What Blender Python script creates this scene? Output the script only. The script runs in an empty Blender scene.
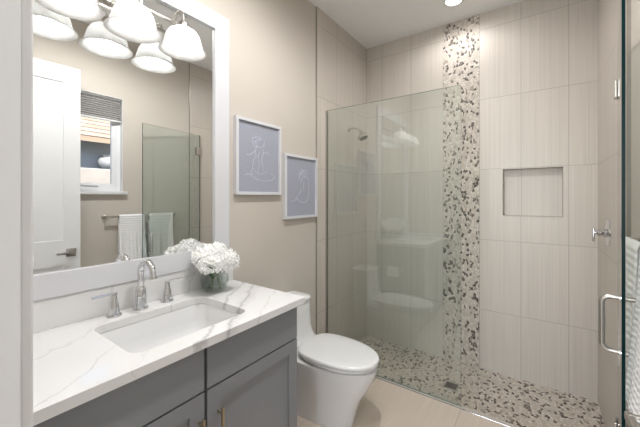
import bpy, bmesh, math, random
from mathutils import Vector, Matrix
random.seed(7)
PI = math.pi
S = bpy.context.scene
COL = S.collection

# ------------------------------------------------------------------ camera
F_PX, YAW, YH = 308.53, 35.372, 197.30
cam_d = bpy.data.cameras.new('camera')
cam = bpy.data.objects.new('camera', cam_d); COL.objects.link(cam)
cam.location = (1.5216, -3.0132, 1.4006)
cam.rotation_euler = (PI/2, 0, math.radians(YAW))
cam_d.sensor_fit = 'HORIZONTAL'; cam_d.sensor_width = 36.0
cam_d.lens = 36.0*F_PX/640.0
cam_d.shift_y = -(213.5-YH)/640.0
cam_d.clip_start = 0.01; cam_d.clip_end = 200
S.camera = cam

# ------------------------------------------------------------------ world, sun, exposure
S.view_settings.view_transform = 'Standard'
S.view_settings.look = 'None'
S.view_settings.gamma = 1.0
S.view_settings.use_curve_mapping = False
S.view_settings.exposure = 0.52
world = bpy.data.worlds.new('sky'); S.world = world; world.use_nodes = True
wn = world.node_tree
bg = wn.nodes['Background']; bg.inputs['Strength'].default_value = 0.35
sky = wn.nodes.new('ShaderNodeTexSky'); sky.sky_type = 'NISHITA'; sky.sun_disc = False
sky.sun_elevation = math.radians(40); sky.sun_rotation = math.radians(250)
wn.links.new(sky.outputs[0], bg.inputs[0])
def light(name, kind, loc, power, color=(1,1,1), **kw):
    d = bpy.data.lights.new(name, kind); d.energy = power; d.color = color
    for k, v in kw.items(): setattr(d, k, v)
    o = bpy.data.objects.new(name, d); COL.objects.link(o); o.location = loc
    return o
sun = light('sun', 'SUN', (-5, -6, 8), 2.6, (1, .93, .82), angle=math.radians(1))
sun.rotation_euler = Vector((1.0, .45, -1.0)).to_track_quat('-Z', 'Y').to_euler()
# unseen area lamp added as daylight fill, set at the adjoining room's added window
room_l = light('bedroom_fill', 'AREA', (1.35, -5.93, 1.60), 72, (.93, .96, 1.0), shape='RECTANGLE', size=2.0, size_y=1.9)
room_l.rotation_euler = Vector((0, 1, 0)).to_track_quat('-Z', 'Z').to_euler()

# ------------------------------------------------------------------ dimensions (metres; left tiled wall x=0, back wall y=0, room floor z=0)
W = 1.872; WP = 1.886; XP = -.012; H = 3.005; SF = -.093
YT = -.912; YF = -2.88; YF2 = -3.03; G = -.779
JX0, JX1, DH = .868, 1.79, 2.51

# ------------------------------------------------------------------ node helpers
def new_mat(name):
    m = bpy.data.materials.new(name); m.use_nodes = True
    nt = m.node_tree; b = nt.nodes['Principled BSDF']
    return m, nt, b
def N(nt, t, **kw):
    n = nt.nodes.new(t)
    for k, v in kw.items(): setattr(n, k, v)
    return n
def mth(nt, op, a, b=None, c=None, clamp=False):
    n = nt.nodes.new('ShaderNodeMath'); n.operation = op; n.use_clamp = clamp
    for i, v in enumerate((a, b, c)):
        if v is None: continue
        if isinstance(v, (int, float)): n.inputs[i].default_value = v
        else: nt.links.new(v, n.inputs[i])
    return n.outputs[0]
def mixc(nt, f, a, b, mode='MIX'):
    n = nt.nodes.new('ShaderNodeMix'); n.data_type = 'RGBA'; n.blend_type = mode
    for i, v in ((0, f), (6, a), (7, b)):
        if isinstance(v, (int, float)): n.inputs[i].default_value = v
        elif isinstance(v, tuple): n.inputs[i].default_value = (*v, 1) if len(v) == 3 else v
        else: nt.links.new(v, n.inputs[i])
    return n.outputs[2]
def pos(nt):
    g = nt.nodes.new('ShaderNodeNewGeometry'); s = nt.nodes.new('ShaderNodeSeparateXYZ')
    nt.links.new(g.outputs['Position'], s.inputs[0]); return s.outputs
def comb(nt, x, y, z):
    c = nt.nodes.new('ShaderNodeCombineXYZ')
    for i, v in enumerate((x, y, z)):
        if isinstance(v, (int, float)): c.inputs[i].default_value = v
        else: nt.links.new(v, c.inputs[i])
    return c.outputs[0]
def noise(nt, vec, scale, detail=3, rough=.5):
    n = nt.nodes.new('ShaderNodeTexNoise'); n.inputs['Scale'].default_value = scale
    n.inputs['Detail'].default_value = detail; n.inputs['Roughness'].default_value = rough
    if vec is not None: nt.links.new(vec, n.inputs['Vector'])
    return n.outputs['Fac'], n.outputs['Color']
def ramp(nt, fac, stops, interp='LINEAR'):
    r = nt.nodes.new('ShaderNodeValToRGB'); r.color_ramp.interpolation = interp
    e = r.color_ramp.elements
    while len(e) < len(stops): e.new(.5)
    for i, (p, c) in enumerate(stops):
        e[i].position = p; e[i].color = (*c, 1)
    nt.links.new(fac, r.inputs[0]); return r.outputs[0]
def bump(nt, b, h, strength=.2, dist=.002):
    n = nt.nodes.new('ShaderNodeBump'); n.inputs['Strength'].default_value = strength
    n.inputs['Distance'].default_value = dist
    nt.links.new(h, n.inputs['Height']); nt.links.new(n.outputs[0], b.inputs['Normal'])
def sset(b, **kw):
    for k, v in kw.items():
        k = k.replace('_', ' ')
        b.inputs[k].default_value = (*v, 1) if isinstance(v, tuple) else v

# ------------------------------------------------------------------ materials
def plain(name, col, rough=.5, metal=0, var=.03, nscale=6, bs=0, spec=.5):
    m, nt, b = new_mat(name)
    tc = N(nt, 'ShaderNodeTexCoord')
    f, _ = noise(nt, tc.outputs['Object'], nscale, 3)
    lo = tuple(c*(1-var) for c in col); hi = tuple(min(1, c*(1+var)) for c in col)
    nt.links.new(ramp(nt, f, [(.3, lo), (.7, hi)]), b.inputs['Base Color'])
    sset(b, Roughness=rough, Metallic=metal); b.inputs['Specular IOR Level'].default_value = spec
    if bs:
        f2, _ = noise(nt, tc.outputs['Object'], 180, 2); bump(nt, b, f2, bs, .001)
    return m
M = {}
M['paint'] = plain('wall_paint', (.57, .525, .468), .75, var=.015, nscale=2, bs=.08, spec=.25)
M['ceil'] = plain('ceiling_paint', (.82, .82, .815), .85, var=.01, bs=.05, spec=.2)
M['white'] = plain('white_trim_paint', (.70, .70, .70), .35, var=.01)
M['frame'] = plain('white_lacquer', (.65, .655, .68), .3, var=.01)
M['cab'] = plain('grey_cabinet_paint', (.225, .235, .252), .42, var=.02)
M['dark'] = plain('shadow_gap_black', (.02, .02, .022), .6)
M['ceramic'] = plain('white_ceramic', (.74, .74, .74), .08, var=.005)
M['seat'] = plain('white_seat_plastic', (.74, .74, .737), .2, var=.005)
M['paper'] = plain('toilet_paper', (.85, .85, .84), .95, var=.02, nscale=60, bs=.2)
M['chrome'] = plain('chrome', (.72, .73, .75), .05, 1.0, var=.01)
M['nickel'] = plain('brushed_nickel', (.52, .50, .47), .28, 1.0, var=.04, nscale=40)
M['bronze'] = plain('champagne_bronze', (.46, .37, .26), .35, 1.0, var=.04, nscale=40)
M['drain'] = plain('dark_steel', (.10, .10, .10), .35, .8, var=.1, nscale=60)
M['petal'] = plain('white_petal', (.93, .93, .91), .6, var=.04, nscale=90)
M['stem'] = plain('green_stem', (.12, .20, .05), .5, var=.2, nscale=50)
M['leaf'] = plain('dark_green_leaf', (.035, .09, .03), .45, var=.25, nscale=40)
M['ink'] = plain('pale_blue_ink', (.66, .72, .86), .6)
M['stucco'] = plain('pale_stucco', (.75, .66, .57), .9, var=.05, bs=.5)
M['bluewall'] = plain('blue_grey_siding', (.34, .38, .43), .8, var=.04)
M['concrete'] = plain('outdoor_paving', (.45, .43, .40), .9, var=.1, bs=.4)
M['alloy'] = plain('white_vinyl', (.82, .83, .85), .3, var=.01)

def print_mat():
    m, nt, b = new_mat('blue_grey_art_paper')
    tc = N(nt, 'ShaderNodeTexCoord'); f, _ = noise(nt, tc.outputs['Object'], 120, 4)
    nt.links.new(ramp(nt, f, [(.3, (.33, .345, .415)), (.7, (.39, .405, .475))]), b.inputs['Base Color'])
    sset(b, Roughness=.25); return m
M['print'] = print_mat()

def tile_mat(name, ua, u0, v0, tw, th, base, along=False, gw=.0021):
    """striated stone-look tile; ua = axis index of the horizontal joints' coordinate; vertical axis z, or y for floors"""
    m, nt, b = new_mat(name); p = pos(nt)
    u = p[ua]; v = p[1] if along else p[2]
    def cell(c, o, s):
        q = mth(nt, 'DIVIDE', mth(nt, 'SUBTRACT', c, o), s)
        fl = mth(nt, 'FLOOR', q); fr = mth(nt, 'SUBTRACT', q, fl)
        d = mth(nt, 'MULTIPLY', mth(nt, 'MINIMUM', fr, mth(nt, 'SUBTRACT', 1.0, fr)), s)
        return fl, d
    iu, du = cell(u, u0, tw); iv, dv = cell(v, v0, th)
    joint = mth(nt, 'LESS_THAN', mth(nt, 'MINIMUM', du, dv), gw)
    wn_ = N(nt, 'ShaderNodeTexWhiteNoise'); wn_.noise_dimensions = '2D'
    nt.links.new(comb(nt, iu, iv, 0), wn_.inputs['Vector'])
    rnd = wn_.outputs['Value']
    off = mth(nt, 'MULTIPLY', rnd, 7.0)
    vec = comb(nt, mth(nt, 'MULTIPLY', u, 150.0), mth(nt, 'ADD', mth(nt, 'MULTIPLY', v, .9), off), off)
    f, _ = noise(nt, vec, 1.0, 4, .62)
    vec2 = comb(nt, mth(nt, 'MULTIPLY', u, 14.0), mth(nt, 'ADD', mth(nt, 'MULTIPLY', v, .5), off), off)
    f2, _ = noise(nt, vec2, 1.0, 2)
    ff = mth(nt, 'ADD', mth(nt, 'MULTIPLY', f, .82), mth(nt, 'MULTIPLY', f2, .18))
    lo = tuple(c*.90 for c in base); hi = tuple(min(1, c*1.08) for c in base)
    c = ramp(nt, ff, [(.32, lo), (.68, hi)])
    tint = mth(nt, 'ADD', .985, mth(nt, 'MULTIPLY', rnd, .03))
    c = mixc(nt, 1.0, c, comb(nt, tint, tint, tint), 'MULTIPLY')
    c = mixc(nt, joint, c, tuple(x*.66 for x in base))
    nt.links.new(c, b.inputs['Base Color'])
    sset(b, Roughness=.38)
    hgt = mth(nt, 'SUBTRACT', mth(nt, 'MULTIPLY', f, .25), joint)
    bump(nt, b, hgt, .25, .0012)
    return m
TB = (.565, .518, .463)
M['tile_x'] = tile_mat('striated_tile_back', 0, .181, .423, .305, .61, TB)
M['tile_y'] = tile_mat('striated_tile_side', 1, 0.0, .423, .305, .61, TB)
M['tile_f'] = tile_mat('striated_tile_floor', 0, .49, -1.90, .61, 1.22, (.575, .49, .41), True)

def pebble_mat(name, ax):
    m, nt, b = new_mat(name); p = pos(nt)
    u = p[0]; v = p[ax]
    vec = comb(nt, u, v, 0)
    nf, nc = noise(nt, vec, 9, 2)
    va = N(nt, 'ShaderNodeVectorMath', operation='MULTIPLY_ADD')
    nt.links.new(nc, va.inputs[0]); va.inputs[1].default_value = (.03, .03, 0); nt.links.new(vec, va.inputs[2])
    mp = N(nt, 'ShaderNodeMapping'); mp.inputs['Rotation'].default_value = (0, 0, .6); mp.inputs['Scale'].default_value = (1.25, .86, 1)
    nt.links.new(va.outputs[0], mp.inputs['Vector'])
    def vor(feat):
        n = N(nt, 'ShaderNodeTexVoronoi', feature=feat, voronoi_dimensions='2D')
        n.inputs['Scale'].default_value = 48; n.inputs['Randomness'].default_value = .95
        nt.links.new(mp.outputs[0], n.inputs['Vector']); return n
    v1 = vor('F1'); v2 = vor('DISTANCE_TO_EDGE')
    s = N(nt, 'ShaderNodeSeparateColor'); nt.links.new(v1.outputs['Color'], s.inputs[0])
    col = ramp(nt, s.outputs[0], [(0, (.085, .070, .062)), (.09, (.16, .135, .115)), (.16, (.34, .29, .245)), (.21, (.52, .465, .40)), (.45, (.585, .525, .46)), (.75, (.65, .59, .525))], 'CONSTANT')
    grout = mth(nt, 'LESS_THAN', v2.outputs['Distance'], .055)
    col = mixc(nt, grout, col, (.41, .36, .31))
    nt.links.new(col, b.inputs['Base Color']); sset(b, Roughness=.42)
    h = mth(nt, 'MINIMUM', mth(nt, 'MULTIPLY', v2.outputs['Distance'], 4.0), 1.0)
    bump(nt, b, h, .55, .004)
    return m
M['pebble_v'] = pebble_mat('pebble_mosaic_wall', 2)
M['pebble_h'] = pebble_mat('pebble_mosaic_floor', 1)

def quartz_mat():
    m, nt, b = new_mat('veined_white_quartz'); p = pos(nt)
    vec = comb(nt, p[0], p[1], p[2])
    n1, _ = noise(nt, vec, 3.2, 4, .6); n2, _ = noise(nt, vec, 14, 3, .6); n3, _ = noise(nt, vec, 6, 2)
    s = mth(nt, 'ADD', mth(nt, 'MULTIPLY', p[0], .8), mth(nt, 'MULTIPLY', p[1], .6))
    s = mth(nt, 'ADD', s, mth(nt, 'MULTIPLY', mth(nt, 'SUBTRACT', n1, .5), .16))
    s = mth(nt, 'ADD', s, mth(nt, 'MULTIPLY', mth(nt, 'SUBTRACT', n2, .5), .05))
    tot = None
    for c, w, a in ((-.912, .014, .62), (-.905, .040, .22), (-.99, .012, .55), (-1.255, .006, .30), (-.80, .006, .25), (-1.10, .004, .16), (-1.45, .008, .22)):
        d = mth(nt, 'DIVIDE', mth(nt, 'ABSOLUTE', mth(nt, 'SUBTRACT', s, c)), w)
        k = mth(nt, 'MULTIPLY', mth(nt, 'SUBTRACT', 1.0, d, clamp=True), a)
        tot = k if tot is None else mth(nt, 'MAXIMUM', tot, k)
    tot = mth(nt, 'MULTIPLY', tot, mth(nt, 'ADD', .35, mth(nt, 'MULTIPLY', n3, 1.2), clamp=True))
    c = mixc(nt, tot, (.74, .735, .73), (.27, .26, .255))
    nt.links.new(c, b.inputs['Base Color']); sset(b, Roughness=.07)
    return m
M['quartz'] = quartz_mat()

def glass_mat(name, tint, ior=1.5, gl=1.0):
    m = bpy.data.materials.new(name); m.use_nodes = True; nt = m.node_tree
    nt.nodes.remove(nt.nodes['Principled BSDF']); out = nt.nodes['Material Output']
    t = N(nt, 'ShaderNodeBsdfTransparent'); t.inputs[0].default_value = (*tint, 1)
    g = N(nt, 'ShaderNodeBsdfGlossy'); g.inputs[0].default_value = (gl, gl, gl, 1); g.inputs['Roughness'].default_value = 0.0
    f0 = ((ior-1)/(ior+1))**2; geo = N(nt, 'ShaderNodeNewGeometry')
    dt = N(nt, 'ShaderNodeVectorMath', operation='DOT_PRODUCT'); nt.links.new(geo.outputs['Normal'], dt.inputs[0]); nt.links.new(geo.outputs['Incoming'], dt.inputs[1])
    c5 = mth(nt, 'POWER', mth(nt, 'SUBTRACT', 1.0, mth(nt, 'ABSOLUTE', dt.outputs['Value']), clamp=True), 5.0)
    fr = mth(nt, 'ADD', f0, mth(nt, 'MULTIPLY', c5, 1-f0))
    mx = N(nt, 'ShaderNodeMixShader')
    nt.links.new(fr, mx.inputs[0]); nt.links.new(t.outputs[0], mx.inputs[1]); nt.links.new(g.outputs[0], mx.inputs[2])
    nt.links.new(mx.outputs[0], out.inputs[0]); return m
M['glass'] = glass_mat('shower_glass', (.925, .955, .945), 1.8)
M['pane'] = glass_mat('window_glass', (.97, .98, .98))
M['vase'] = glass_mat('vase_glass', (.925, .945, .935), 1.6)
M['water'] = glass_mat('water', (.95, .975, .96), 1.33)
M['edge'] = plain('green_glass_edge', (.001, .020, .023), .3, var=.1, spec=.12)
M['edge_l'] = plain('pale_glass_edge', (.16, .22, .20), .2, var=.05)

def mirror_mat():
    m, nt, b = new_mat('silvered_mirror'); sset(b, Base_Color=(.90, .915, .91), Metallic=1.0, Roughness=0.0); return m
M['mirror'] = mirror_mat()
def emit_mat(name, col, st):
    m, nt, b = new_mat(name); sset(b, Base_Color=(.9, .9, .9), Emission_Color=col, Emission_Strength=st); return m
M['bulb'] = emit_mat('lit_bulb', (1, .985, .96), 12)
M['led'] = emit_mat('lit_led_lens', (1, .98, .95), 12)
def shade_mat():
    m = bpy.data.materials.new('alabaster_glass'); m.use_nodes = True; nt = m.node_tree
    nt.nodes.remove(nt.nodes['Principled BSDF']); out = nt.nodes['Material Output']
    tc = N(nt, 'ShaderNodeTexCoord'); f, _ = noise(nt, tc.outputs['Object'], 22, 4, .6)
    c = ramp(nt, f, [(.35, (.78, .775, .77)), (.65, (.93, .93, .925))])
    d = N(nt, 'ShaderNodeBsdfDiffuse'); t = N(nt, 'ShaderNodeBsdfTranslucent'); g = N(nt, 'ShaderNodeBsdfGlossy')
    g.inputs['Roughness'].default_value = .15
    for n in (d, t): nt.links.new(c, n.inputs[0])
    a = N(nt, 'ShaderNodeMixShader'); a.inputs[0].default_value = .45
    nt.links.new(d.outputs[0], a.inputs[1]); nt.links.new(t.outputs[0], a.inputs[2])
    a2 = N(nt, 'ShaderNodeMixShader'); a2.inputs[0].default_value = .05
    nt.links.new(a.outputs[0], a2.inputs[1]); nt.links.new(g.outputs[0], a2.inputs[2])
    nt.links.new(a2.outputs[0], out.inputs[0]); return m
M['shade'] = shade_mat()
def towel_mat(name, period, col):
    m, nt, b = new_mat(name); p = pos(nt)
    r = mth(nt, 'SINE', mth(nt, 'MULTIPLY', p[2], 2*PI/period))
    q = mth(nt, 'SINE', mth(nt, 'MULTIPLY', p[1], 2*PI/.016))
    tc = N(nt, 'ShaderNodeTexCoord'); f, _ = noise(nt, tc.outputs['Object'], 260, 2)
    h = mth(nt, 'ADD', mth(nt, 'ADD', r, mth(nt, 'MULTIPLY', q, .25)), mth(nt, 'MULTIPLY', f, .6))
    c = mixc(nt, mth(nt, 'ADD', mth(nt, 'MULTIPLY', r, .5), .5), tuple(x*.90 for x in col), col)
    nt.links.new(c, b.inputs['Base Color']); sset(b, Roughness=.95)
    bump(nt, b, h, .45, .003); return m
M['towel'] = towel_mat('ribbed_white_towelling', .030, (.84, .83, .81))
M['towel2'] = towel_mat('waffle_white_towelling', .022, (.84, .84, .84))
def blind_mat():
    m, nt, b = new_mat('grey_cellular_fabric'); p = pos(nt)
    r = mth(nt, 'SINE', mth(nt, 'MULTIPLY', p[2], 2*PI/.02))
    c = mixc(nt, mth(nt, 'ADD', mth(nt, 'MULTIPLY', r, .5), .5), (.30, .29, .28), (.42, .41, .40))
    nt.links.new(c, b.inputs['Base Color']); sset(b, Roughness=.9); return m
M['blind'] = blind_mat()
def roof_mat():
    m, nt, b = new_mat('terracotta_roof_tile'); p = pos(nt)
    r = mth(nt, 'FRACT', mth(nt, 'MULTIPLY', p[2], 9.0))
    vec = comb(nt, 0, mth(nt, 'MULTIPLY', p[1], 5), mth(nt, 'MULTIPLY', p[2], 9)); f, _ = noise(nt, vec, 1, 2)
    c = ramp(nt, f, [(.3, (.60, .40, .26)), (.7, (.74, .58, .42))])
    c = mixc(nt, mth(nt, 'LESS_THAN', r, .18), c, (.16, .11, .08))
    nt.links.new(c, b.inputs['Base Color']); sset(b, Roughness=.9); bump(nt, b, r, .5, .02); return m
M['roof'] = roof_mat()
def carpet_mat():
    m, nt, b = new_mat('oak_plank_floor'); p = pos(nt)
    vec = comb(nt, mth(nt, 'MULTIPLY', p[0], 30), mth(nt, 'MULTIPLY', p[1], 2), 0); f, _ = noise(nt, vec, 1, 4)
    nt.links.new(ramp(nt, f, [(.3, (.36, .27, .19)), (.7, (.48, .38, .28))]), b.inputs['Base Color']); sset(b, Roughness=.4); return m
M['oak'] = carpet_mat()

# ------------------------------------------------------------------ mesh helpers
def B(): return bmesh.new()
def box(bm, x0, x1, y0, y1, z0, z1, bev=0, seg=2):
    vs = [bm.verts.new((x, y, z)) for x in (x0, x1) for y in (y0, y1) for z in (z0, z1)]
    fs = []
    for q in ((0,1,3,2), (4,6,7,5), (0,4,5,1), (2,3,7,6), (0,2,6,4), (1,5,7,3)):
        fs.append(bm.faces.new([vs[i] for i in q]))
    if bev:
        es = list({e for f in fs for e in f.edges})
        bmesh.ops.bevel(bm, geom=es, offset=bev, segments=seg, profile=.5, affect='EDGES')
    return bm
def frame_of(t):
    t = t.normalized(); a = Vector((0,0,1)) if abs(t.z) < .9 else Vector((1,0,0))
    u = t.cross(a).normalized(); return u, t.cross(u).normalized()
def tube(bm, pts, r, n=12, caps=True):
    pts = [Vector(p) for p in pts]; rs = r if isinstance(r, (list, tuple)) else [r]*len(pts)
    rings = []; u = None
    for i, p in enumerate(pts):
        t = (pts[min(i+1, len(pts)-1)] - pts[max(i-1, 0)])
        if u is None: u, w = frame_of(t)
        else:
            t.normalize(); u = (u - t*u.dot(t)).normalized(); w = t.cross(u)
        if i == 0: t.normalize(); w = t.cross(u)
        rings.append([bm.verts.new(p + (u*math.cos(a) + w*math.sin(a))*rs[i]) for a in [2*PI*k/n for k in range(n)]])
    for a, b_ in zip(rings, rings[1:]):
        for k in range(n): bm.faces.new((a[k], a[(k+1)%n], b_[(k+1)%n], b_[k]))
    if caps: bm.faces.new(rings[0][::-1]); bm.faces.new(rings[-1])
    return bm
def lathe(bm, prof, c=(0,0,0), n=32, axis='z', close=False):
    rings = []
    for r, h in prof:
        ring = []
        for k in range(n):
            a = 2*PI*k/n; x, y = r*math.cos(a), r*math.sin(a)
            v = {'z': (x, y, h), 'x': (h, x, y), 'y': (y, h, x)}[axis]
            ring.append(bm.verts.new((c[0]+v[0], c[1]+v[1], c[2]+v[2])))
        rings.append(ring)
    pairs = list(zip(rings, rings[1:]))
    if close: pairs.append((rings[-1], rings[0]))
    for a, b_ in pairs:
        for k in range(n): bm.faces.new((a[k], a[(k+1)%n], b_[(k+1)%n], b_[k]))
    if not close:
        bm.faces.new(rings[0][::-1]); bm.faces.new(rings[-1])
    return bm
def loft(bm, secs, cap0=True, cap1=True):
    rings = [[bm.verts.new(p) for p in s] for s in secs]
    n = len(rings[0])
    for a, b_ in zip(rings, rings[1:]):
        for k in range(n): bm.faces.new((a[k], a[(k+1)%n], b_[(k+1)%n], b_[k]))
    if cap0: bm.faces.new(rings[0][::-1])
    if cap1: bm.faces.new(rings[-1])
    return bm
def obj(name, bm, mat, parent=None, smooth=None, mats=None):
    bmesh.ops.remove_doubles(bm, verts=bm.verts, dist=1e-6)
    bmesh.ops.recalc_face_normals(bm, faces=bm.faces)
    me = bpy.data.meshes.new(name)
    o = bpy.data.objects.new(name, me); COL.objects.link(o)
    if parent is not None:
        root = parent; off = Vector((0,0,0))
        while root is not None: off += root.location; root = root.parent
        if not parent.get('_local'): bmesh.ops.translate(bm, verts=bm.verts, vec=-off)
        o.parent = parent
    bm.to_mesh(me); bm.free()
    for m_ in (mats or [mat]): me.materials.append(M[m_])
    if smooth is not None:
        for p in me.polygons: p.use_smooth = True
        if smooth < 180: me.set_sharp_from_angle(angle=math.radians(smooth))
    return o
def thing(name, label, cat, loc=(0,0,0), group=None):
    o = bpy.data.objects.new(name, None); COL.objects.link(o); o.location = loc; o.empty_display_size = .05
    o['label'] = label; o['category'] = cat
    if group: o['group'] = group
    return o
def tag(o, label, cat, group=None):
    o['label'] = label; o['category'] = cat
    if group: o['group'] = group
    return o
def struct(name, bm, mat, parent=None, **kw):
    o = obj(name, bm, mat, parent, **kw)
    if parent is None: o['kind'] = 'structure'
    return o
def rect_hole(bm, axis, a, b_, u0, u1, v0, v1, holes):
    """slab between coordinate a and b_ along axis, outer u,v rectangle with rectangular holes"""
    us = sorted({u0, u1, *[h[0] for h in holes], *[h[1] for h in holes]})
    vs = sorted({v0, v1, *[h[2] for h in holes], *[h[3] for h in holes]})
    def inside(u, v):
        if not (u0 < u < u1 and v0 < v < v1): return False
        return not any(h[0] < u < h[1] and h[2] < v < h[3] for h in holes)
    def P(w, u, v): return (w, u, v) if axis == 'x' else ((u, w, v) if axis == 'y' else (u, v, w))
    for i in range(len(us)-1):
        for j in range(len(vs)-1):
            U0, U1, V0, V1 = us[i], us[i+1], vs[j], vs[j+1]
            cu, cv = (U0+U1)/2, (V0+V1)/2
            if not inside(cu, cv): continue
            for w in (a, b_):
                bm.faces.new([bm.verts.new(P(w, *q)) for q in ((U0,V0), (U1,V0), (U1,V1), (U0,V1))])
            for (du, dv, q0, q1) in ((-1,0,(U0,V0),(U0,V1)), (1,0,(U1,V0),(U1,V1)), (0,-1,(U0,V0),(U1,V0)), (0,1,(U0,V1),(U1,V1))):
                nu = cu + du*(U1-U0)/2 + du*1e-4; nv = cv + dv*(V1-V0)/2 + dv*1e-4
                if not inside(nu, nv):
                    bm.faces.new([bm.verts.new(P(*t)) for t in ((a,*q0), (a,*q1), (b_,*q1), (b_,*q0))])
    return bm
def rrect(x0, x1, y0, y1, r, n=6):
    pts = []
    for cx, cy, a0 in ((x1-r, y1-r, 0), (x0+r, y1-r, 90), (x0+r, y0+r, 180), (x1-r, y0+r, 270)):
        for k in range(n+1):
            a = math.radians(a0+90*k/n); pts.append((cx+r*math.cos(a), cy+r*math.sin(a)))
    return pts

# ================================================================== SETTING
NX0, NX1, NZ0, NZ1, ND = 1.272, 1.672, 1.248, 1.636, .09
bm = B(); box(bm, XP-.12, WP+.12, YF2, -.803, -.15, 0); struct('floor', bm, 'tile_f')
bm = B(); box(bm, 0, W, -.803, 0, SF-.06, SF); struct('floor_shower', bm, 'pebble_h')
bm = B(); box(bm, XP-.12, WP+.12, YF2, .22, H, H+.1); struct('ceiling', bm, 'ceil')
# back wall with the niche
bm = B(); rect_hole(bm, 'y', 0, .02, -.10, WP+.1, SF-.06, H, [(NX0, NX1, NZ0, NZ1)])
box(bm, NX0-.02, NX1+.02, ND, ND+.02, NZ0-.02, NZ1+.02)
for s in ((NX0-.02, NX0, NZ0-.02, NZ1+.02), (NX1, NX1+.02, NZ0-.02, NZ1+.02), (NX0, NX1, NZ0-.02, NZ0), (NX0, NX1, NZ1, NZ1+.02)):
    box(bm, s[0], s[1], .0005, ND, s[2], s[3])
struct('wall_back', bm, 'tile_x')
bm = B(); box(bm, -.1, WP+.1, .13, .2, SF-.06, H); struct('wall_outer', bm, 'paint')
bm = B(); box(bm, .793, 1.094, -.003, .004, SF, H); struct('trim_1', bm, 'pebble_v')
# left wall: tiled shower part, painted room part
bm = B(); box(bm, -.10, 0, YT, 0, SF-.06, H); struct('wall_left_tiled', bm, 'tile_y')
bm = B(); box(bm, XP-.10, XP, YF2, YT, -.05, H); struct('wall_left', bm, 'paint')
bm = B(); box(bm, XP-.01, .0015, YT-.004, YT, -.0, H); struct('trim_2', bm, 'nickel')
# right wall
bm = B(); box(bm, W, WP+.1, YT, 0, SF-.06, H); struct('wall_right_tiled', bm, 'tile_y')
WY0, WY1, WZ0, WZ1 = -2.26, -1.632, 1.455, 2.385
bm = B(); rect_hole(bm, 'x', WP, WP+.15, YF2, YT, -.05, H, [(WY0, WY1, WZ0, WZ1)]); struct('wall_right', bm, 'paint')
bm = B(); box(bm, W-.0015, WP+.01, YT-.004, YT, 0, H); struct('trim_3', bm, 'nickel')
# front wall with the doorway the camera stands in
bm = B(); rect_hole(bm, 'y', YF2, YF-.012, XP-.10, WP+.1, -.05, H, [(JX0-.018, JX1+.018, -.06, DH+.018)]); struct('wall_front', bm, 'paint')
bm = B()
for x0, x1 in ((JX0-.018, JX0), (JX1, JX1+.018)): box(bm, x0, x1, YF2-.004, YF-.012, 0, DH, .001)
box(bm, JX0-.018, JX1+.018, YF2-.004, YF-.012, DH, DH+.018)
struct('trim_4', bm, 'white')
bm = B()
for ya, yb in ((YF-.0119, YF+.004), (YF2-.016, YF2-.0041)):
    box(bm, JX0-.085, JX0-.005, ya, yb, 0, DH+.08, .003)
    box(bm, JX1+.005, min(JX1+.085, WP-.002), ya, yb, 0, DH+.08, .003)
    box(bm, JX0-.005, JX1+.005, ya, yb, DH+.005, DH+.08, .003)
struct('trim_5', bm, 'white')
# baseboards
bm = B(); box(bm, XP, XP+.014, -1.785, YT-.005, 0, .11, .003); struct('baseboard_left', bm, 'white')
bm = B(); box(bm, WP-.014, WP, YF+.005, YT-.005, 0, .11, .003); struct('baseboard_right', bm, 'white')
# glass lip and bright metal floor trim at the shower edge
bm = B(); box(bm, 0, W, -.803, -.766, SF, -.002, .002); struct('trim_6', bm, 'tile_x')
bm = B(); box(bm, 0.001, W-.001, -.814, -.803, -.01, .0035, .001); struct('trim_7', bm, 'chrome')
# niche edging
bm = B()
e = .004
box(bm, NX0-e, NX0, -.002, .003, NZ0-e, NZ1+e); box(bm, NX1, NX1+e, -.002, .003, NZ0-e, NZ1+e)
box(bm, NX0, NX1, -.002, .003, NZ0-e, NZ0); box(bm, NX0, NX1, -.002, .003, NZ1, NZ1+e)
struct('trim_8', bm, 'tile_x')
# window_1 in the right wall
wo = bpy.data.objects.new('window_1', None); COL.objects.link(wo); wo.location = (WP+.06, (WY0+WY1)/2, WZ0); wo['kind'] = 'structure'
def ring(bm, axis, a, b_, u0, u1, v0, v1, w): return rect_hole(bm, axis, a, b_, u0, u1, v0, v1, [(u0+w, u1-w, v0+w, v1-w)])
bm = B(); ring(bm, 'x', WP+.05, WP+.10, WY0, WY1, WZ0, WZ1, .045); obj('window_frame', bm, 'alloy', wo)
bm = B(); ring(bm, 'x', WP+.058, WP+.09, WY0+.045, WY1-.045, WZ0+.045, WZ1-.045, .035); obj('sash', bm, 'alloy', wo)
bm = B(); box(bm, WP+.070, WP+.076, WY0+.075, WY1-.075, WZ0+.075, WZ1-.075); obj('window_pane', bm, 'pane', wo)
bm = B(); ring(bm, 'x', WP+.0001, WP+.05, WY0+.0001, WY1-.0001, WZ0+.0001, WZ1-.0001, .006); obj('window_return', bm, 'white', wo)
bm = B(); box(bm, WP-.035, WP+.05, WY0-.03, WY1+.03, WZ0-.028, WZ0+.002, .004); obj('window_sill', bm, 'white', wo)
bm = B(); tube(bm, [(WP+.04, -1.99, WZ0+.055), (WP+.02, -1.99, WZ0+.055), (WP+.018, -1.93, WZ0+.05), (WP+.018, -1.84, WZ0+.05)], .007, 8); obj('crank_handle', bm, 'nickel', wo, 60)
bl = thing('window_blind', 'grey pleated blind pulled halfway up at the top of the bathroom window', 'blind', (WP+.03, (WY0+WY1)/2, 2.14))
bm = B()
z = 2.365; k = 0
ptsf = []
while z > 2.165:
    ptsf.append((WP+.022 if k % 2 else WP+.034, z)); z -= .010; k += 1
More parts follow.
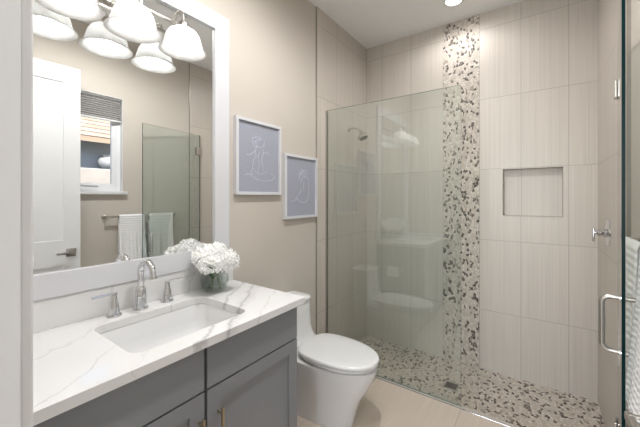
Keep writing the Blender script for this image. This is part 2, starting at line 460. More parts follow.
for (xa, za), (xb, zb) in zip(ptsf, ptsf[1:]):
    bm.faces.new([bm.verts.new(q) for q in ((xa, WY0+.012, za), (xa, WY1-.012, za), (xb, WY1-.012, zb), (xb, WY0+.012, zb))])
    bm.faces.new([bm.verts.new(q) for q in ((WP+.047-(xa-WP-.0)*.2, WY0+.012, za), (WP+.047-(xa-WP)*.2, WY1-.012, za), (WP+.047-(xb-WP)*.2, WY1-.012, zb), (WP+.047-(xb-WP)*.2, WY0+.012, zb))])
obj('pleated_fabric', bm, 'blind', bl)
bm = B(); box(bm, WP+.016, WP+.047, WY0+.01, WY1-.01, 2.366, 2.378); obj('head_rail', bm, 'white', bl)
bm = B(); box(bm, WP+.018, WP+.045, WY0+.01, WY1-.01, 2.148, 2.166, .002); obj('bottom_rail', bm, 'white', bl)

# door_1: leaf standing open near the right wall
dl = bpy.data.objects.new('door_1', None); COL.objects.link(dl); dl['kind'] = 'structure'; dl['_local'] = 1
hx, hy, lx, ly = 1.778, -2.862, 1.734, -2.035
DW = math.hypot(lx-hx, ly-hy); dl.location = (hx, hy, .012); dl.rotation_euler = (0, 0, math.atan2(ly-hy, lx-hx))
# local: x along leaf 0..DW, y thickness (-.02...02), +y side faces the vanity (-x world)
bm = B(); DT = DH-.02
ST = .115
panels = ((ST, DW-ST, .30, .815), (ST, DW-ST, 1.03, DT-.135))
rect_hole(bm, 'y', -.019, .019, 0, DW, 0, DT, panels)
for p in panels: rect_hole(bm, 'y', -.009, .009, p[0], p[1], p[2], p[3], [])
obj('door_leaf', bm, 'white', dl)
bm = B()
for s in (1, -1):
    lx0 = DW-.065
    box(bm, lx0-.034, lx0+.034, min(.019*s, .027*s), max(.019*s, .027*s), .922-.034, .922+.034, .001)
    tube(bm, [(lx0, .026*s, .922), (lx0, .062*s, .922)], .010, 12)
    box(bm, lx0-.102, lx0+.012, min(.052*s, .066*s), max(.052*s, .066*s), .913, .930, .002)
obj('door_handle', bm, 'nickel', dl, 40)
bm = B(); box(bm, DW-.0005, DW+.001, -.012, .012, .88, .99); obj('latch_plate', bm, 'nickel', dl)
bm = B()
for z in (.2, 1.25, 2.28): tube(bm, [(-.006, .018, z-.05), (-.006, .018, z+.05)], .007, 10)
obj('hinge', bm, 'nickel', dl, 40)

# adjoining room behind the camera
bm = B(); box(bm, -1.2, 3.6, -6.05, YF2, -.15, -.002); struct('floor_bedroom', bm, 'oak')
bm = B(); box(bm, -1.2, 3.6, -6.05, YF2, H-.25, H); struct('ceiling_bedroom', bm, 'ceil')
bm = B(); box(bm, -1.3, -1.2, -6.05, YF2, -.1, H); struct('wall_bedroom_left', bm, 'paint')
bm = B(); box(bm, 3.6, 3.7, -6.05, YF2, -.1, H); struct('wall_bedroom_right', bm, 'paint')
bm = B(); rect_hole(bm, 'y', -6.15, -6.0, -1.3, 3.7, -.1, H, [(.30, 2.40, .60, 2.60)]); struct('wall_bedroom_back', bm, 'paint')
bm = B(); box(bm, -1.3, XP-.1, YF2-.1, YF2, -.1, H); box(bm, WP+.1, 3.7, YF2-.1, YF2, -.1, H); struct('wall_bedroom_front', bm, 'paint')
w2 = bpy.data.objects.new('fill_window', None); COL.objects.link(w2); w2.location = (1.35, -6.07, .6); w2['kind'] = 'structure'  # unseen window, added to bring fill light in from behind the camera
bm = B(); ring(bm, 'y', -6.11, -6.04, .30, 2.40, .60, 2.60, .05); box(bm, 1.325, 1.375, -6.11, -6.04, .65, 2.55); obj('window_frame', bm, 'alloy', w2)
bm = B(); box(bm, .35, 2.35, -6.08, -6.075, .65, 2.55); obj('window_pane', bm, 'pane', w2)

# ================================================================== VANITY
def shaker(bm, x0, x1, y0, y1, z0, z1, w=.058, d=.009):
    rect_hole(bm, 'x', x0, x1, y0, y1, z0, z1, [(y0+w, y1-w, z0+w, z1-w)])
    box(bm, x0, x1-d, y0+w, y1-w, z0+w, z1-w)
def pull(bm, y, z0, z1, x):
    box(bm, x+.024, x+.033, y-.005, y+.005, z0, z1, .0015)
    for z in (z0+.022, z1-.022): tube(bm, [(x-.001, y, z), (x+.026, y, z)], .0045, 10)
def cabinet(label, y0, y1, hand, end=None):
    t = thing('vanity_cabinet', label, 'cabinet', (.27, (y0+y1)/2, 0), 'grey vanity cabinet units')
    bm = B(); ya, yb = y0+.004, y1-(.018 if end else .004)
    rect_hole(bm, 'z', .116, .70, XP+.002, .521, ya, yb, [(XP+.02, .503, ya+.018, yb-.018)])
    box(bm, XP+.002, .521, ya, yb, .10, .116); box(bm, XP+.002, .46, ya, y1-.02, 0, .10)
    box(bm, .503, .521, ya, yb, .70, .868); box(bm, XP+.002, XP+.02, ya, yb, .70, .868)
    if end: box(bm, XP+.02, .503, yb-.018, yb, .70, .868)
    else: box(bm, XP+.02, .503, ya, ya+.018, .70, .868)
    obj('carcass', bm, 'dark', t)
    if end:
        bm = B(); box(bm, XP+.002, .5215, y1-.018, y1, 0.0, .868, .001); obj('end_panel', bm, 'cab', t)
    g = .006
    bm = B(); box(bm, .5215, .5435, y0+g, y1-(0 if end else g), .7075, .858, .0012); obj('drawer_front', bm, 'cab', t)
    bm = B(); shaker(bm, .5215, .5435, y0+g, y1-(0 if end else g), .105, .7005); d = obj('cabinet_door', bm, 'cab', t)
    bm = B(); pull(bm, hand, .50, .626, .5435); obj('bar_pull', bm, 'bronze', d, 40)
    return t
YS = -2.345; YC = -1.832; YL = -2.862
cabinet('grey shaker vanity cabinet on the right, its end panel beside the toilet', YS, YC, -2.293, True)
cabinet('grey shaker vanity cabinet on the left, next to the doorway', YL, YS, -2.373)

# quartz worktop with an undermount cut-out
SX0, SX1, SY0, SY1 = .125, .480, -2.560, -2.085
c0, c1, yA, yB = XP+.001, .5635, YF-.011, -1.792
bm = B()
outer = [(c0, yA), (c1, yA), (c1, yB), (c0, yB)]
inner = rrect(SX0, SX1, SY0, SY1, .045, 7)
eds = []
for loop in (outer, inner):
    vs = [bm.verts.new((x, y, .90)) for x, y in loop]
    eds += [bm.edges.new((vs[i], vs[(i+1) % len(vs)])) for i in range(len(vs))]
r = bmesh.ops.triangle_fill(bm, edges=eds, use_beauty=True, use_dissolve=False)
fs = [f for f in bm.faces]
ex = bmesh.ops.extrude_face_region(bm, geom=fs)
bmesh.ops.translate(bm, verts=[g for g in ex['geom'] if isinstance(g, bmesh.types.BMVert)], vec=(0, 0, -.031))
wt = obj('worktop', bm, 'quartz')
tag(wt, 'white quartz worktop with grey veins and a rectangular sink cut-out', 'countertop')
bm = B(); box(bm, c0, .008, yA, yB, .9001, 1.018, .0012); tag(obj('backsplash', bm, 'quartz'), 'low white quartz upstand behind the taps, under the mirror', 'backsplash')

# sink
t = thing('sink', 'white rectangular undermount ceramic sink set into the quartz worktop', 'sink', (.30, -2.3485, .74))
bm = B()
def rr(ins, z, r): return [(x, y, z) for x, y in rrect(SX0+ins, SX1-ins, SY0+ins, SY1-ins, r, 7)]
secs = [rr(-.02, .8675, .06), rr(-.02, .80, .06), rr(.03, .727, .06), rr(.10, .722, .05)]
loft(bm, secs, False, True)
insd = [rr(-.02, .8675, .06), rr(-.003, .8675, .048), rr(.0, .862, .046), rr(.006, .80, .05), rr(.014, .765, .055), rr(.030, .745, .06), rr(.06, .738, .06), rr(.12, .735, .05)]
loft(bm, insd, False, True)
obj('basin', bm, 'ceramic', t, 60)
bm = B(); lathe(bm, [(.0, .736), (.022, .736), (.024, .739), (.020, .741), (.0, .7405)], (.30, -2.3485, 0), 24); obj('sink_drain', bm, 'chrome', t, 40)

# faucet spout and two lever handles (each comes off the worktop by itself)
FX = .060
def base_plate(bm, x, y, r=.028):
    lathe(bm, [(0, .9001), (r, .9001), (r, .905), (r*.93, .909), (0, .909)], (x, y, 0), 24)
t = thing('faucet', 'chrome gooseneck faucet standing behind the sink', 'faucet', (FX, -2.348, .90))
bm = B(); base_plate(bm, FX, -2.348, .031); obj('base_flange', bm, 'chrome', t, 40)
bm = B(); lathe(bm, [(0, .909), (.0245, .909), (.023, .935), (.0215, .985), (.0185, .998), (.0145, 1.004), (0, 1.004)], (FX, -2.348, 0), 24); obj('faucet_body', bm, 'chrome', t, 50)
bm = B()
pts = [(FX, -2.348, .998), (FX, -2.348, 1.04), (FX, -2.348, 1.067)]
R = .056
for k in range(1, 13):
    a = PI*k/12*.93; pts.append((FX+R*(1-math.cos(a)), -2.348, 1.067+R*.86*math.sin(a)))
ex_, ez_ = pts[-1][0], pts[-1][2]; pts.append((ex_-.001+.003, -2.348, ez_-.02)); 
tube(bm, pts, [.0138]*(len(pts)-1)+[.0135], 16); obj('spout', bm, 'chrome', t, 50)
bm = B(); tube(bm, [pts[-1], (pts[-1][0]+.001, -2.348, pts[-1][2]-.008)], .0148, 16); obj('aerator', bm, 'chrome', t, 40)
def tap(label, y, s):
    t = thing('lever_handle', label, 'tap handle', (FX, y, .90), 'chrome lever handles of the faucet')
    bm = B(); base_plate(bm, FX, y, .029); obj('base_flange', bm, 'chrome', t, 40)
    bm = B(); lathe(bm, [(0, .909), (.021, .909), (.0195, .930), (.0165, .955), (.013, .968), (.011, .990), (0, .990)], (FX, y, 0), 24); obj('handle_body', bm, 'chrome', t, 50)
    bm = B(); ya, yb = sorted((y-s*.012, y+s*.080)); box(bm, FX-.0055, FX+.0055, ya, yb, .990, .999, .0015); obj('lever', bm, 'chrome', t)
tap('chrome lever handle left of the spout, its bar pointing left towards the doorway', -2.455, -1)
tap('chrome lever handle right of the spout, its bar pointing right towards the vase', -2.227, 1)

# ------------------------------------------------------------------ mirror
MY0, MY1, MZ0, MZ1 = -2.825, -1.825, 1.020, 2.460
t = thing('wall_mirror', 'large mirror in a flat white frame above the vanity', 'mirror', (0, (MY0+MY1)/2, MZ0))
bm = B(); rect_hole(bm, 'x', XP+.0005, .014, MY0, MY1, MZ0, MZ1, [(MY0+.097, MY1-.097, MZ0+.092, MZ1-.094)])
bmesh.ops.remove_doubles(bm, verts=bm.verts, dist=1e-5)
obj('mirror_frame', bm, 'frame', t)
bm = B(); box(bm, XP+.004, .0, MY0+.0975, MY1-.0975, MZ0+.0925, MZ1-.0945); obj('mirror_glass', bm, 'mirror', t)

# ------------------------------------------------------------------ vanity light
LY = (-2.19, -2.41, -2.63)
t = thing('vanity_light', 'three-bulb chrome bar light with white bell glass shades in front of the mirror', 'wall lamp', (.0, -2.41, 2.26))
bm = B(); box(bm, .0005, .022, -2.50, -2.32, 2.205, 2.315, .004); obj('back_plate', bm, 'nickel', t)
bm = B(); tube(bm, [(.060, -2.72, 2.258), (.060, -2.10, 2.258)], .009, 14)
for y in (-2.47, -2.35): tube(bm, [(.02, y, 2.258), (.060, y, 2.258)], .008, 12)
obj('crossbar', bm, 'nickel', t, 40)
ZR = 2.097
for i, y in enumerate(LY):
    bm = B(); arc = []
    for k in range(9):
        a = PI*k/8; arc.append((.0975-.0375*math.cos(a), y, 2.262+.040*math.sin(a)))
    arc.append((.135, y, 2.245)); tube(bm, arc, .006, 10); arm = obj('lamp_arm', bm, 'nickel', t, 60)
    bm = B(); lathe(bm, [(0, 2.246), (.014, 2.246), (.027, 2.230), (.028, 2.2025), (0, 2.2025)], (.135, y, 0), 20); obj('socket_cap', bm, 'nickel', arm, 40)
    bm = B()
    out = [(.026, .108), (.046, .104), (.063, .092), (.075, .072), (.082, .046), (.088, .023), (.096, .008), (.105, .0)]
    inn = [(r_-.004, h-.003) for r_, h in out[::-1]]
    inn[0] = (.102, -.001)
    lathe(bm, [(r_, ZR+h) for r_, h in out+inn], (.135, y, 0), 36, close=True); obj('glass_shade', bm, 'shade', t, 60)
    bm = B(); lathe(bm, [(.0, .030), (.016, .033), (.026, .045), (.030, .060), (.026, .078), (.016, .095), (.013, .118), (0, .119)], (.135, y, ZR), 20); obj('bulb', bm, 'bulb', t, 60)

# ------------------------------------------------------------------ pictures
def picture(label, y0, y1, z0, z1, lines):
    t = thing('framed_print', label, 'picture', (XP, (y0+y1)/2, z0), 'framed line drawings on the wall')
    bm = B(); ring(bm, 'x', XP+.0005, XP+.030, y0, y1, z0, z1, .019); obj('picture_frame', bm, 'frame', t)
    bm = B(); box(bm, XP+.004, XP+.016, y0+.0185, y1-.0185, z0+.0185, z1-.0185); pr = obj('art_print', bm, 'print', t)
    bm = B()
    for L in lines:
        # smooth the polyline (Catmull-Rom)
        q = []
        for i in range(len(L)-1):
            p0 = L[max(i-1, 0)]; p1 = L[i]; p2 = L[i+1]; p3 = L[min(i+2, len(L)-1)]
            for k in range(5):
                s = k/5; q.append(tuple(.5*((2*p1[j]) + (-p0[j]+p2[j])*s + (2*p0[j]-5*p1[j]+4*p2[j]-p3[j])*s*s + (-p0[j]+3*p1[j]-3*p2[j]+p3[j])*s**3) for j in (0, 1)))
        q.append(L[-1])
        tube(bm, [(XP+.0163, y0+.02+(y1-y0-.04)*u, z0+.02+(z1-z0-.04)*v) for u, v in q], .0010, 5)
    obj('line_drawing', bm, 'ink', pr)
circ = lambda cx, cy, rx, ry, a0=0, a1=360, n=12: [(cx+rx*math.cos(math.radians(a0+(a1-a0)*k/n)), cy+ry*math.sin(math.radians(a0+(a1-a0)*k/n))) for k in range(n+1)]
L1 = [circ(.50, .72, .10, .055), circ(.45, .75, .13, .06, 20, 230), circ(.56, .74, .07, .06, -60, 160), circ(.40, .70, .05, .045),
      [(.44, .66), (.40, .60), (.42, .52), (.36, .46), (.34, .36), (.30, .26), (.34, .20)], [(.58, .66), (.60, .58), (.56, .50), (.58, .40), (.62, .30)],
      [(.20, .54), (.27, .53), (.34, .57), (.40, .60)], [(.50, .60), (.47, .50), (.50, .40), (.46, .30), (.50, .24)], [(.60, .58), (.68, .60), (.74, .58)],
      circ(.60, .235, .29, .07, 150, 410), [(.16, .24), (.26, .25), (.36, .22), (.48, .18)], [(.36, .34), (.44, .28), (.56, .27), (.70, .30)]]
picture('white-framed blue print of a curly-haired line figure, the higher one next to the mirror', -1.775, -1.371, 1.418, 1.903, L1)
L2 = [circ(.62, .75, .09, .055, -30, 300), [(.40, .72), (.46, .78), (.54, .80), (.60, .77)], [(.42, .66), (.48, .74), (.58, .76), (.64, .72)], [(.44, .62), (.46, .70), (.52, .74)],
      [(.50, .58), (.54, .66), (.60, .68), (.70, .66)], [(.70, .70), (.76, .60), (.77, .48), (.76, .36), (.70, .26), (.60, .22), (.48, .23)],
      [(.52, .46), (.44, .38), (.36, .32), (.30, .27)], [(.16, .26), (.26, .25), (.34, .29), (.44, .25), (.50, .22)], [(.60, .60), (.58, .52), (.60, .44)]]
picture('white-framed blue print of a bending line figure, the lower one next to the shower', -1.330, -.929, 1.240, 1.724, L2)

# ------------------------------------------------------------------ vase with hydrangeas
VX, VY = .093, -1.984
t = thing('glass_vase', 'round clear glass vase of white hydrangeas on the worktop end', 'vase', (VX, VY, .90))
bm = B()
o_ = [(.0, .0005), (.048, .0005), (.058, .004), (.069, .025), (.074, .050), (.073, .072), (.066, .092), (.058, .104), (.057, .110)]
i_ = [(.0545, .110), (.0555, .104), (.063, .092), (.070, .072), (.071, .050), (.066, .027), (.054, .009), (0, .008)]
lathe(bm, [(r_, .90+h) for r_, h in o_+i_], (VX, VY, 0), 40); obj('vase_body', bm, 'vase', t, 60)
bm = B(); lathe(bm, [(0, .909), (.053, .910), (.0655, .927), (.0703, .950), (.069, .962), (0, .962)], (VX, VY, 0), 32); obj('water', bm, 'water', t, 60)
def florets(bm, c, R, n, squash):
    g = PI*(3-math.sqrt(5))
    for i in range(n):
        zz = 1-1.75*(i+.5)/n
        rr_ = math.sqrt(max(0, 1-zz*zz)); a = g*i
        d = Vector((rr_*math.cos(a), rr_*math.sin(a), zz))
        rad = R*random.uniform(.90, 1.07)
        p = Vector(c) + Vector((d.x*rad, d.y*rad, d.z*rad*squash))
        nrm = (d + Vector((random.uniform(-.4, .4), random.uniform(-.4, .4), random.uniform(-.4, .4)))).normalized()
        u, w = frame_of(nrm); r0 = random.uniform(0, PI); s = random.uniform(.0115, .0155)
        cv = bm.verts.new(p - nrm*.003)
        for k in range(4):
            a0 = r0+k*PI/2
            def pt(rad_, da, h): 
                aa = a0+da; return bm.verts.new(p + (u*math.cos(aa)+w*math.sin(aa))*rad_*s + nrm*h)
            v1 = pt(.62, -.62, .001); v2 = pt(1.08, -.30, .0035); v3 = pt(1.12, .30, .0025); v4 = pt(.62, .62, .001); v5 = pt(.6, 0, .0035)
            bm.faces.new((cv, v1, v5)); bm.faces.new((cv, v5, v4)); bm.faces.new((v1, v2, v5)); bm.faces.new((v2, v3, v5)); bm.faces.new((v3, v4, v5))
    bmesh.ops.create_icosphere(bm, subdivisions=3, radius=R*.86, matrix=Matrix.Translation(c) @ Matrix.Diagonal((1, 1, squash, 1)))
HY = [((.152, -2.052), 1.066, .068, 'white hydrangea bloom at the front left of the glass vase', 1),
      ((.165, -1.966), 1.062, .066, 'white hydrangea bloom at the front right of the glass vase', 1),
      ((.083, -2.034), 1.088, .066, 'white hydrangea bloom at the back left of the vase, against the mirror', 0),
      ((.086, -1.940), 1.072, .066, 'white hydrangea bloom at the back right of the vase, nearest the pictures', 0),
      ((.120, -2.000), 1.105, .064, 'white hydrangea bloom on top in the middle of the bunch', 0)]
for i, ((x, y), z, R, lab, lf) in enumerate(HY):
    a = 2*PI*i/5+.5; bx, by = VX+.036*math.cos(a+2.4), VY+.036*math.sin(a+2.4)
    t = thing('hydrangea', lab, 'flower', (bx, by, .911), 'white hydrangeas in the glass vase')
    bm = B(); florets(bm, (x, y, z), R, 100, .82); obj('bloom', bm, 'petal', t)
    nx, ny = VX+(x-VX)*.35, VY+(y-VY)*.35
    bm = B(); tube(bm, [(bx, by, .912), ((bx*.5+nx*.5), (by*.5+ny*.5), .965), (nx, ny, 1.01), (x*.7+nx*.3, y*.7+ny*.3, z-.03)], .0036, 8); obj('stem', bm, 'stem', t, 60)
    if lf:
        bm = B(); s_ = 1 if i else -1
        base = Vector((.160, -2.052, .992)) if not i else Vector((nx+.01, ny, 1.0)); dr = Vector((.056, -.050, .072)) if not i else Vector((.060, .060, .020)); sd = dr.cross(Vector((.3, 0, 1))).normalized()
        rows = []
        for k in range(7):
            q = k/6; wd = .024*math.sin(PI*min(1, q*.93+.05)); c_ = base+dr*q+Vector((0, 0, .015*math.sin(PI*q)))
            rows.append([bm.verts.new(c_-sd*wd), bm.verts.new(c_-Vector((0,0,.004))), bm.verts.new(c_+sd*wd)])
        for a_, b_ in zip(rows, rows[1:]):
            for k in range(2): bm.faces.new((a_[k], a_[k+1], b_[k+1], b_[k]))
        lo = obj('leaf', bm, 'leaf', t, 60); md = lo.modifiers.new('thickness', 'SOLIDIFY'); md.thickness = .0008

# ------------------------------------------------------------------ toilet
TY = -1.357
t = thing('toilet', 'white one-piece skirted toilet with closed lid between the vanity and the shower', 'toilet', (.35, TY, 0))
def egg(xb, xf, hw, z, n=48, back=3.2, front=2.15, mid=.42):
    """outline from above: squarish back, egg-shaped front"""
    xm = xb+(xf-xb)*mid; pts = []
    for k in range(n):
        a = 2*PI*k/n; c, s = math.cos(a), math.sin(a)
        if c >= 0: e_ = front; ax = xf-xm
        else: e_ = back; ax = xm-xb
        pts.append((xm+ax*math.copysign(abs(c)**(2/e_), c), TY+hw*math.copysign(abs(s)**(2/e_), s), z))
    return pts
X0 = XP+.004
bm = B()
loft(bm, [egg(X0, .592, .124, .0005), egg(X0, .596, .126, .02), egg(X0, .614, .131, .10), egg(X0, .646, .140, .18), egg(X0, .690, .154, .25),
          egg(X0, .720, .167, .31), egg(X0, .738, .176, .352), egg(X0, .743, .179, .374), egg(X0, .743, .179, .380), egg(X0+.01, .735, .172, .385), egg(X0+.03, .700, .145, .386)])
obj('bowl', bm, 'ceramic', t, 50)
bm = B()
def tk(xf, hw, z, e=4.0): return egg(X0, xf, hw, z, 48, 5, e, .5)
loft(bm, [tk(.33, .165, .384, 3), tk(.275, .152, .40), tk(.238, .144, .42), tk(.214, .139, .45), tk(.200, .137, .50), tk(.192, .137, .60), tk(.188, .138, .664), tk(.185, .135, .668)])
obj('tank', bm, 'ceramic', t, 50)
bm = B(); loft(bm, [tk(.190, .139, .6685), tk(.195, .143, .673), tk(.195, .143, .688), tk(.189, .138, .695), tk(.16, .115, .697)]); obj('tank_lid', bm, 'ceramic', t, 50)
bm = B(); lathe(bm, [(0, -.001), (.012, 0), (.012, .008), (.009, .011), (0, .011)], (.120, TY+.136, .625), 16, 'y'); obj('flush_button', bm, 'chrome', t, 40)
bm = B(); loft(bm, [egg(.266, .738, .174, .4005), egg(.262, .746, .179, .404), egg(.262, .746, .179, .412), egg(.266, .741, .175, .415)]); obj('toilet_seat', bm, 'seat', t, 50)
bm = B(); loft(bm, [egg(.244, .750, .179, .4165), egg(.241, .753, .182, .419), egg(.241, .753, .182, .434), egg(.244, .749, .179, .439), egg(.256, .738, .170, .4415), egg(.33, .665, .12, .443)]); obj('toilet_lid', bm, 'seat', t, 50)
bm = B(); box(bm, .235, .262, TY-.10, TY+.10, .385, .43, .004); obj('seat_hinge', bm, 'seat', t)

# ------------------------------------------------------------------ toilet paper on the vanity end panel
t = thing('toilet_paper_holder', 'nickel toilet paper holder on the end panel of the vanity', 'paper holder', (.22, YC, .575))
bm = B(); lathe(bm, [(0, .0005), (.022, .0005), (.022, .006), (.008, .010), (.008, .070), (0, .070)], (.292, YC, .60), 18, 'y'); obj('wall_post', bm, 'nickel', t, 40)
bm = B(); tube(bm, [(.292, YC+.066, .60), (.160, YC+.066, .60)], .007, 12); obj('roll_bar', bm, 'nickel', t, 40)
bm = B(); lathe(bm, [(.020, .166), (.054, .166), (.054, .270), (.020, .270)], (0, YC+.066, .5868), 32, 'x', close=True)
tag(obj('toilet_paper_roll', bm, 'paper', None, 40), 'white toilet paper roll hanging on the holder beside the vanity', 'toilet paper')

# ------------------------------------------------------------------ shower
GX1, GZ = 1.095, 2.155
def glass_slab(bm, x0, x1, y0, y1, z0, z1):
    box(bm, x0, x1, y0, y1, z0, z1)
t = thing('shower_screen', 'fixed clear glass shower panel attached to the left wall', 'shower glass', (.55, G, 0))
bm = B(); glass_slab(bm, .004, GX1, G-.005, G+.005, .0, GZ)
g = obj('glass_pane', bm, 'glass', t, mats=['glass', 'edge_l'])
for p in g.data.polygons:
    if abs(p.normal.y) < .5: p.material_index = 1
bm = B(); box(bm, .0005, .016, G-.0085, G-.0055, .0, GZ); box(bm, .0005, .016, G+.0055, G+.0085, .0, GZ); box(bm, .0005, .0035, G-.0055, G+.0055, 0, GZ); obj('wall_channel', bm, 'nickel', t)

sd = thing('shower_door', 'clear glass shower door swung open against the right wall, seen edge-on', 'shower door', (1.861, -.785, 0))
sd['_local'] = 1
ex, ey = 1.7655, -1.50
DL = math.hypot(ex-1.861, ey+.785); sd.rotation_euler = (0, 0, math.atan2(ey+.785, ex-1.861))
# local x along door; local +y side = towards the right wall? (rotation maps +x to about -y world, +y to +x world)
bm = B(); box(bm, .004, DL, -.005, .005, .012, GZ)
g = obj('glass_leaf', bm, 'glass', sd, mats=['glass', 'edge'])
for p in g.data.polygons:
    if abs(p.normal.y) < .5: p.material_index = 1
for z in (.195, 1.96):
    bm = B(); box(bm, .002, .058, -.016, -.0055, z-.045, z+.045, .002); box(bm, .002, .058, .0055, .016, z-.045, z+.045, .002); box(bm, -.010, .004, -.016, .016, z-.045, z+.045, .002)
    obj('hinge', bm, 'nickel', sd)
bm = B()
for s in (1, -1):
    hx_ = DL-.062; o = .058*s; z0, z1, rc = .826, 1.028, .026
    pth = [(hx_, .0052*s, z1), (hx_, o-rc*s, z1)]
    for k in range(1, 7):
        a = PI/2*k/6; pth.append((hx_, o-rc*s+rc*s*math.sin(a), z1-rc+rc*math.cos(a)))
    for k in range(0, 7):
        a = PI/2*k/6; pth.append((hx_, o-rc*s+rc*s*math.cos(a), z0+rc-rc*math.sin(a)))
    pth.append((hx_, .0052*s, z0))
    tube(bm, pth, .0095, 14)
obj('pull_handle', bm, 'nickel', sd, 60)
bm = B()
for z in (.826, 1.028):
    for s in (1, -1): lathe(bm, [(0, .0051*s), (.014, .0051*s), (.014, .009*s), (0, .009*s)], (DL-.062, 0, z), 16, 'y')
obj('handle_washer', bm, 'chrome', sd, 40)

t = thing('showerhead', 'nickel shower head on a short bent arm high on the left shower wall', 'shower head', (0, -.385, 2.06))
bm = B(); lathe(bm, [(0, .0005), (.030, .0005), (.028, .006), (.014, .012), (0, .012)], (0, -.385, 2.068), 24, 'x'); obj('wall_flange', bm, 'nickel', t, 50)
bm = B(); tube(bm, [(.008, -.385, 2.068), (.05, -.385, 2.070), (.085, -.385, 2.066), (.112, -.385, 2.052), (.128, -.385, 2.030)], .009, 12); obj('shower_arm', bm, 'nickel', t, 60)
bm = B()
lathe(bm, [(0, .028), (.011, .028), (.014, .010), (.024, -.004), (.045, -.026), (.051, -.040), (.050, -.052), (.046, -.055), (0, -.055)], (0, 0, 0), 28)
bmesh.ops.rotate(bm, verts=bm.verts, matrix=Matrix.Rotation(math.radians(-24), 3, 'Y')); bmesh.ops.translate(bm, verts=bm.verts, vec=(.140, -.385, 2.012))
obj('spray_head', bm, 'nickel', t, 50)
bm = B(); lathe(bm, [(0, -.0555), (.042, -.0555), (.042, -.0575), (0, -.0575)], (0, 0, 0), 28)
bmesh.ops.rotate(bm, verts=bm.verts, matrix=Matrix.Rotation(math.radians(-24), 3, 'Y')); bmesh.ops.translate(bm, verts=bm.verts, vec=(.140, -.385, 2.012))
obj('spray_face', bm, 'drain', t, 50)

VYY, VZ = -.420, 1.180
t = thing('shower_valve', 'chrome round shower control with a T-shaped lever on the right shower wall', 'shower control', (W, VYY, VZ))
bm = B(); lathe(bm, [(0, W-.0005), (.082, W-.0005), (.080, W-.006), (.045, W-.011), (0, W-.011)], (0, VYY, VZ), 36, 'x'); obj('round_plate', bm, 'chrome', t, 50)
bm = B(); lathe(bm, [(0, W-.010), (.032, W-.010), (.028, W-.020), (.022, W-.026), (.021, W-.052), (.012, W-.056), (.011, W-.068), (0, W-.068)], (0, VYY, VZ), 24, 'x'); obj('valve_stem', bm, 'chrome', t, 40)
bm = B(); tube(bm, [(W-.070, VYY, VZ-.058), (W-.070, VYY, VZ+.026)], .0075, 14); obj('lever', bm, 'chrome', t, 40)

bm = B()
t = thing('floor_drain', 'dark square grate drain in the pebble shower floor', 'drain', (.955, -.422, SF))
rect_hole(bm, 'z', SF+.0005, SF+.004, .90, 1.01, -.477, -.367, [(.912, .998, -.465, -.379)]); obj('drain_frame', bm, 'nickel', t)
bm = B(); 
for k in range(6): box(bm, .914+.0142*k, .914+.0142*k+.0095, -.464, -.380, SF+.0005, SF+.003)
box(bm, .9125, .9975, -.4645, -.3795, SF+.0002, SF+.0006); obj('drain_grate', bm, 'drain', t)

# ------------------------------------------------------------------ ceiling lights and vent
def can(x, y, power, label, vis=True):
    t = thing('recessed_light', label, 'ceiling light', (x, y, H), 'recessed ceiling lights')
    bm = B(); lathe(bm, [(.058, -.0005), (.085, -.0005), (.083, -.006), (.060, -.009), (.058, -.004)], (x, y, H), 40, close=True); obj('trim_ring', bm, 'white', t, 40)
    bm = B(); lathe(bm, [(0, -.0005), (.0585, -.0005), (.0585, -.0035), (0, -.0035)], (x, y, H), 32); obj('lens', bm, 'led', t, 40)
    l = light('downlight', 'SPOT', (x, y, H-.012), power, (1, .992, .985), spot_size=math.radians(172), spot_blend=.6, shadow_soft_size=.05)
can(.955, -.335, 16, 'round recessed light in the ceiling above the shower')
can(.95, -1.95, 78, 'unseen round recessed light added for fill in the ceiling in front of the toilet')  # added out-of-frame fixture, main fill for the room
can(1.00, -2.50, 28, 'unseen round recessed light added for fill in the ceiling just inside the doorway')  # second unseen fixture, added to lift the vanity side
t = thing('ceiling_vent', 'white slotted vent grille in the ceiling, seen in the mirror', 'vent', (1.0, -1.16, H))
t.location = (1.0, -1.575, H)
bm = B(); rect_hole(bm, 'z', H-.006, H-.0005, .945, 1.055, -1.73, -1.42, [(.970, 1.030, -1.715, -1.435)]); obj('vent_frame', bm, 'white', t)
bm = B(); box(bm, .9705, 1.0295, -1.7145, -1.4355, H-.0046, H-.0005); obj('vent_back', bm, 'dark', t)
bm = B()
for k in range(9): box(bm, .9705, 1.0295, -1.712+.0315*k, -1.712+.0315*k+.010, H-.0058, H-.0046)
obj('vent_slats', bm, 'white', t)

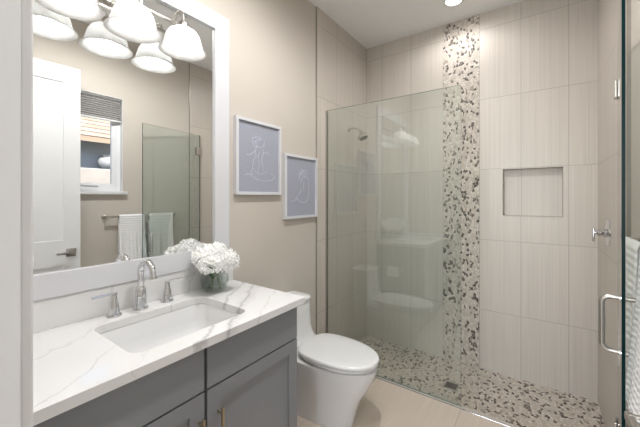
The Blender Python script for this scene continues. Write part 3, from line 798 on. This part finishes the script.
# ------------------------------------------------------------------ towels on the bar
BX, BZ = 1.832, 1.212
t = thing('towel_bar', 'nickel towel bar on the right wall holding two white towels', 'towel bar', (WP, -1.455, BZ))
bm = B(); tube(bm, [(BX, -1.805, BZ), (BX, -1.105, BZ)], .0085, 14); obj('rail', bm, 'nickel', t, 40)
for y in (-1.795, -1.115):
    bm = B(); lathe(bm, [(0, WP-.0005), (.024, WP-.0005), (.024, WP-.007), (.011, WP-.014), (.011, BX-.012), (0, BX-.012)], (0, y, BZ), 20, 'x'); obj('bar_post', bm, 'nickel', t, 40)
def towel(name, label, mat, y0, y1, zf, zb, flare, ph):
    bm = B(); n = 30; rows = []
    prof = []
    for k in range(17): prof.append(('f', zf+(BZ-zf)*k/16))
    prof += [('t', a) for a in (150, 120, 90, 60, 30)]
    for k in range(11): prof.append(('b', BZ-(BZ-zb)*k/10))
    for kind, v in prof:
        row = []
        for j in range(n+1):
            q = j/n; y = y0+(y1-y0)*q
            if kind == 'f':
                d = (BZ-v)/(BZ-zf); fold = (.006*math.sin(2*PI*q*2.2+ph)+.003*math.sin(2*PI*q*5+ph))*min(1, d*1.8)
                x = BX-.0145-flare*d*d*(1 if flare else 0)-abs(fold)-fold*.4; yy = y+(q-.5)*.02*d; z = v
            elif kind == 't':
                a = math.radians(v); x = BX+.0145*math.cos(a); z = BZ+.0145*math.sin(a); yy = y
            else: x = BX+.0145; z = v; yy = y
            row.append(bm.verts.new((x, yy, z)))
        rows.append(row)
    for a, b_ in zip(rows, rows[1:]):
        for j in range(n): bm.faces.new((a[j], a[j+1], b_[j+1], b_[j]))
    o = obj(name, bm, mat, None, 180)
    md = o.modifiers.new('thickness', 'SOLIDIFY'); md.thickness = .008; md.offset = 0
    tag(o, label, 'towel', 'white towels on the bar')
towel('bath_towel', 'white ribbed towel on the end of the bar nearest the window', 'towel2', -1.690, -1.455, .64, .78, .036, .4)
towel('bath_towel', 'white ribbed towel on the end of the bar nearest the shower', 'towel', -1.405, -1.155, .66, .80, .004, 2.0)

# light switch knob on the front wall beside the doorway
t = thing('light_switch', 'white dimmer switch on the wall beside the doorway', 'switch', (.77, YF-.012, 1.26))
bm = B(); box(bm, .735, .790, YF-.0119, YF-.006, 1.205, 1.320, .002); obj('switch_plate', bm, 'white', t)
bm = B(); lathe(bm, [(0, YF-.007), (.014, YF-.007), (.012, YF+.012), (0, YF+.012)], (.7625, 0, 1.2625), 20, 'y'); obj('dimmer_knob', bm, 'white', t, 40)

# ================================================================== outside the window
bm = B(); box(bm, WP+.16, 14, -9, 9, -.3, -.1); struct('ground', bm, 'concrete')
t = thing('neighbour_house', 'blue-grey house with a tiled roof outside the bathroom window', 'house', (6.0, -.8, -.1))
bm = B(); box(bm, 5.2, 8.2, -5.5, 4.0, -.1, 2.45); obj('house_wall', bm, 'bluewall', t)
bm = B()
vs = [bm.verts.new(q) for q in ((4.75, -5.9, 2.36), (4.75, 4.4, 2.36), (7.2, 4.4, 3.6), (7.2, -5.9, 3.6), (4.75, -5.9, 2.46), (4.75, 4.4, 2.46), (7.2, 4.4, 3.7), (7.2, -5.9, 3.7))]
for q in ((0,1,2,3), (4,5,6,7), (0,1,5,4), (1,2,6,5), (2,3,7,6), (3,0,4,7)): bm.faces.new([vs[i] for i in q])
obj('roof', bm, 'roof', t)
t = thing('outdoor_lamp', 'white globe lamp on the blue-grey house wall outside the window', 'outdoor lamp', (5.2, -.60, 2.1))
bm = B(); box(bm, 5.12, 5.1995, -.66, -.54, 2.14, 2.20, .005); tube(bm, [(5.14, -.60, 2.16), (5.0, -.60, 2.16), (5.0, -.60, 2.13)], .02, 10); obj('lamp_bracket', bm, 'white', t)
bm = B(); lathe(bm, [(0, -.15), (.10, -.135), (.165, -.06), (.18, .0), (.15, .06), (.07, .08), (0, .08)], (5.0, -.60, 2.06), 24); obj('globe', bm, 'white', t, 60)
bm = B(); box(bm, 4.2, 4.35, -5, 4, -.1, 1.86, .02); tag(obj('garden_wall', bm, 'stucco'), 'pale stucco garden wall in front of the neighbouring house', 'garden wall')
for o in list(bpy.data.objects):
    if '_local' in o: del o['_local']
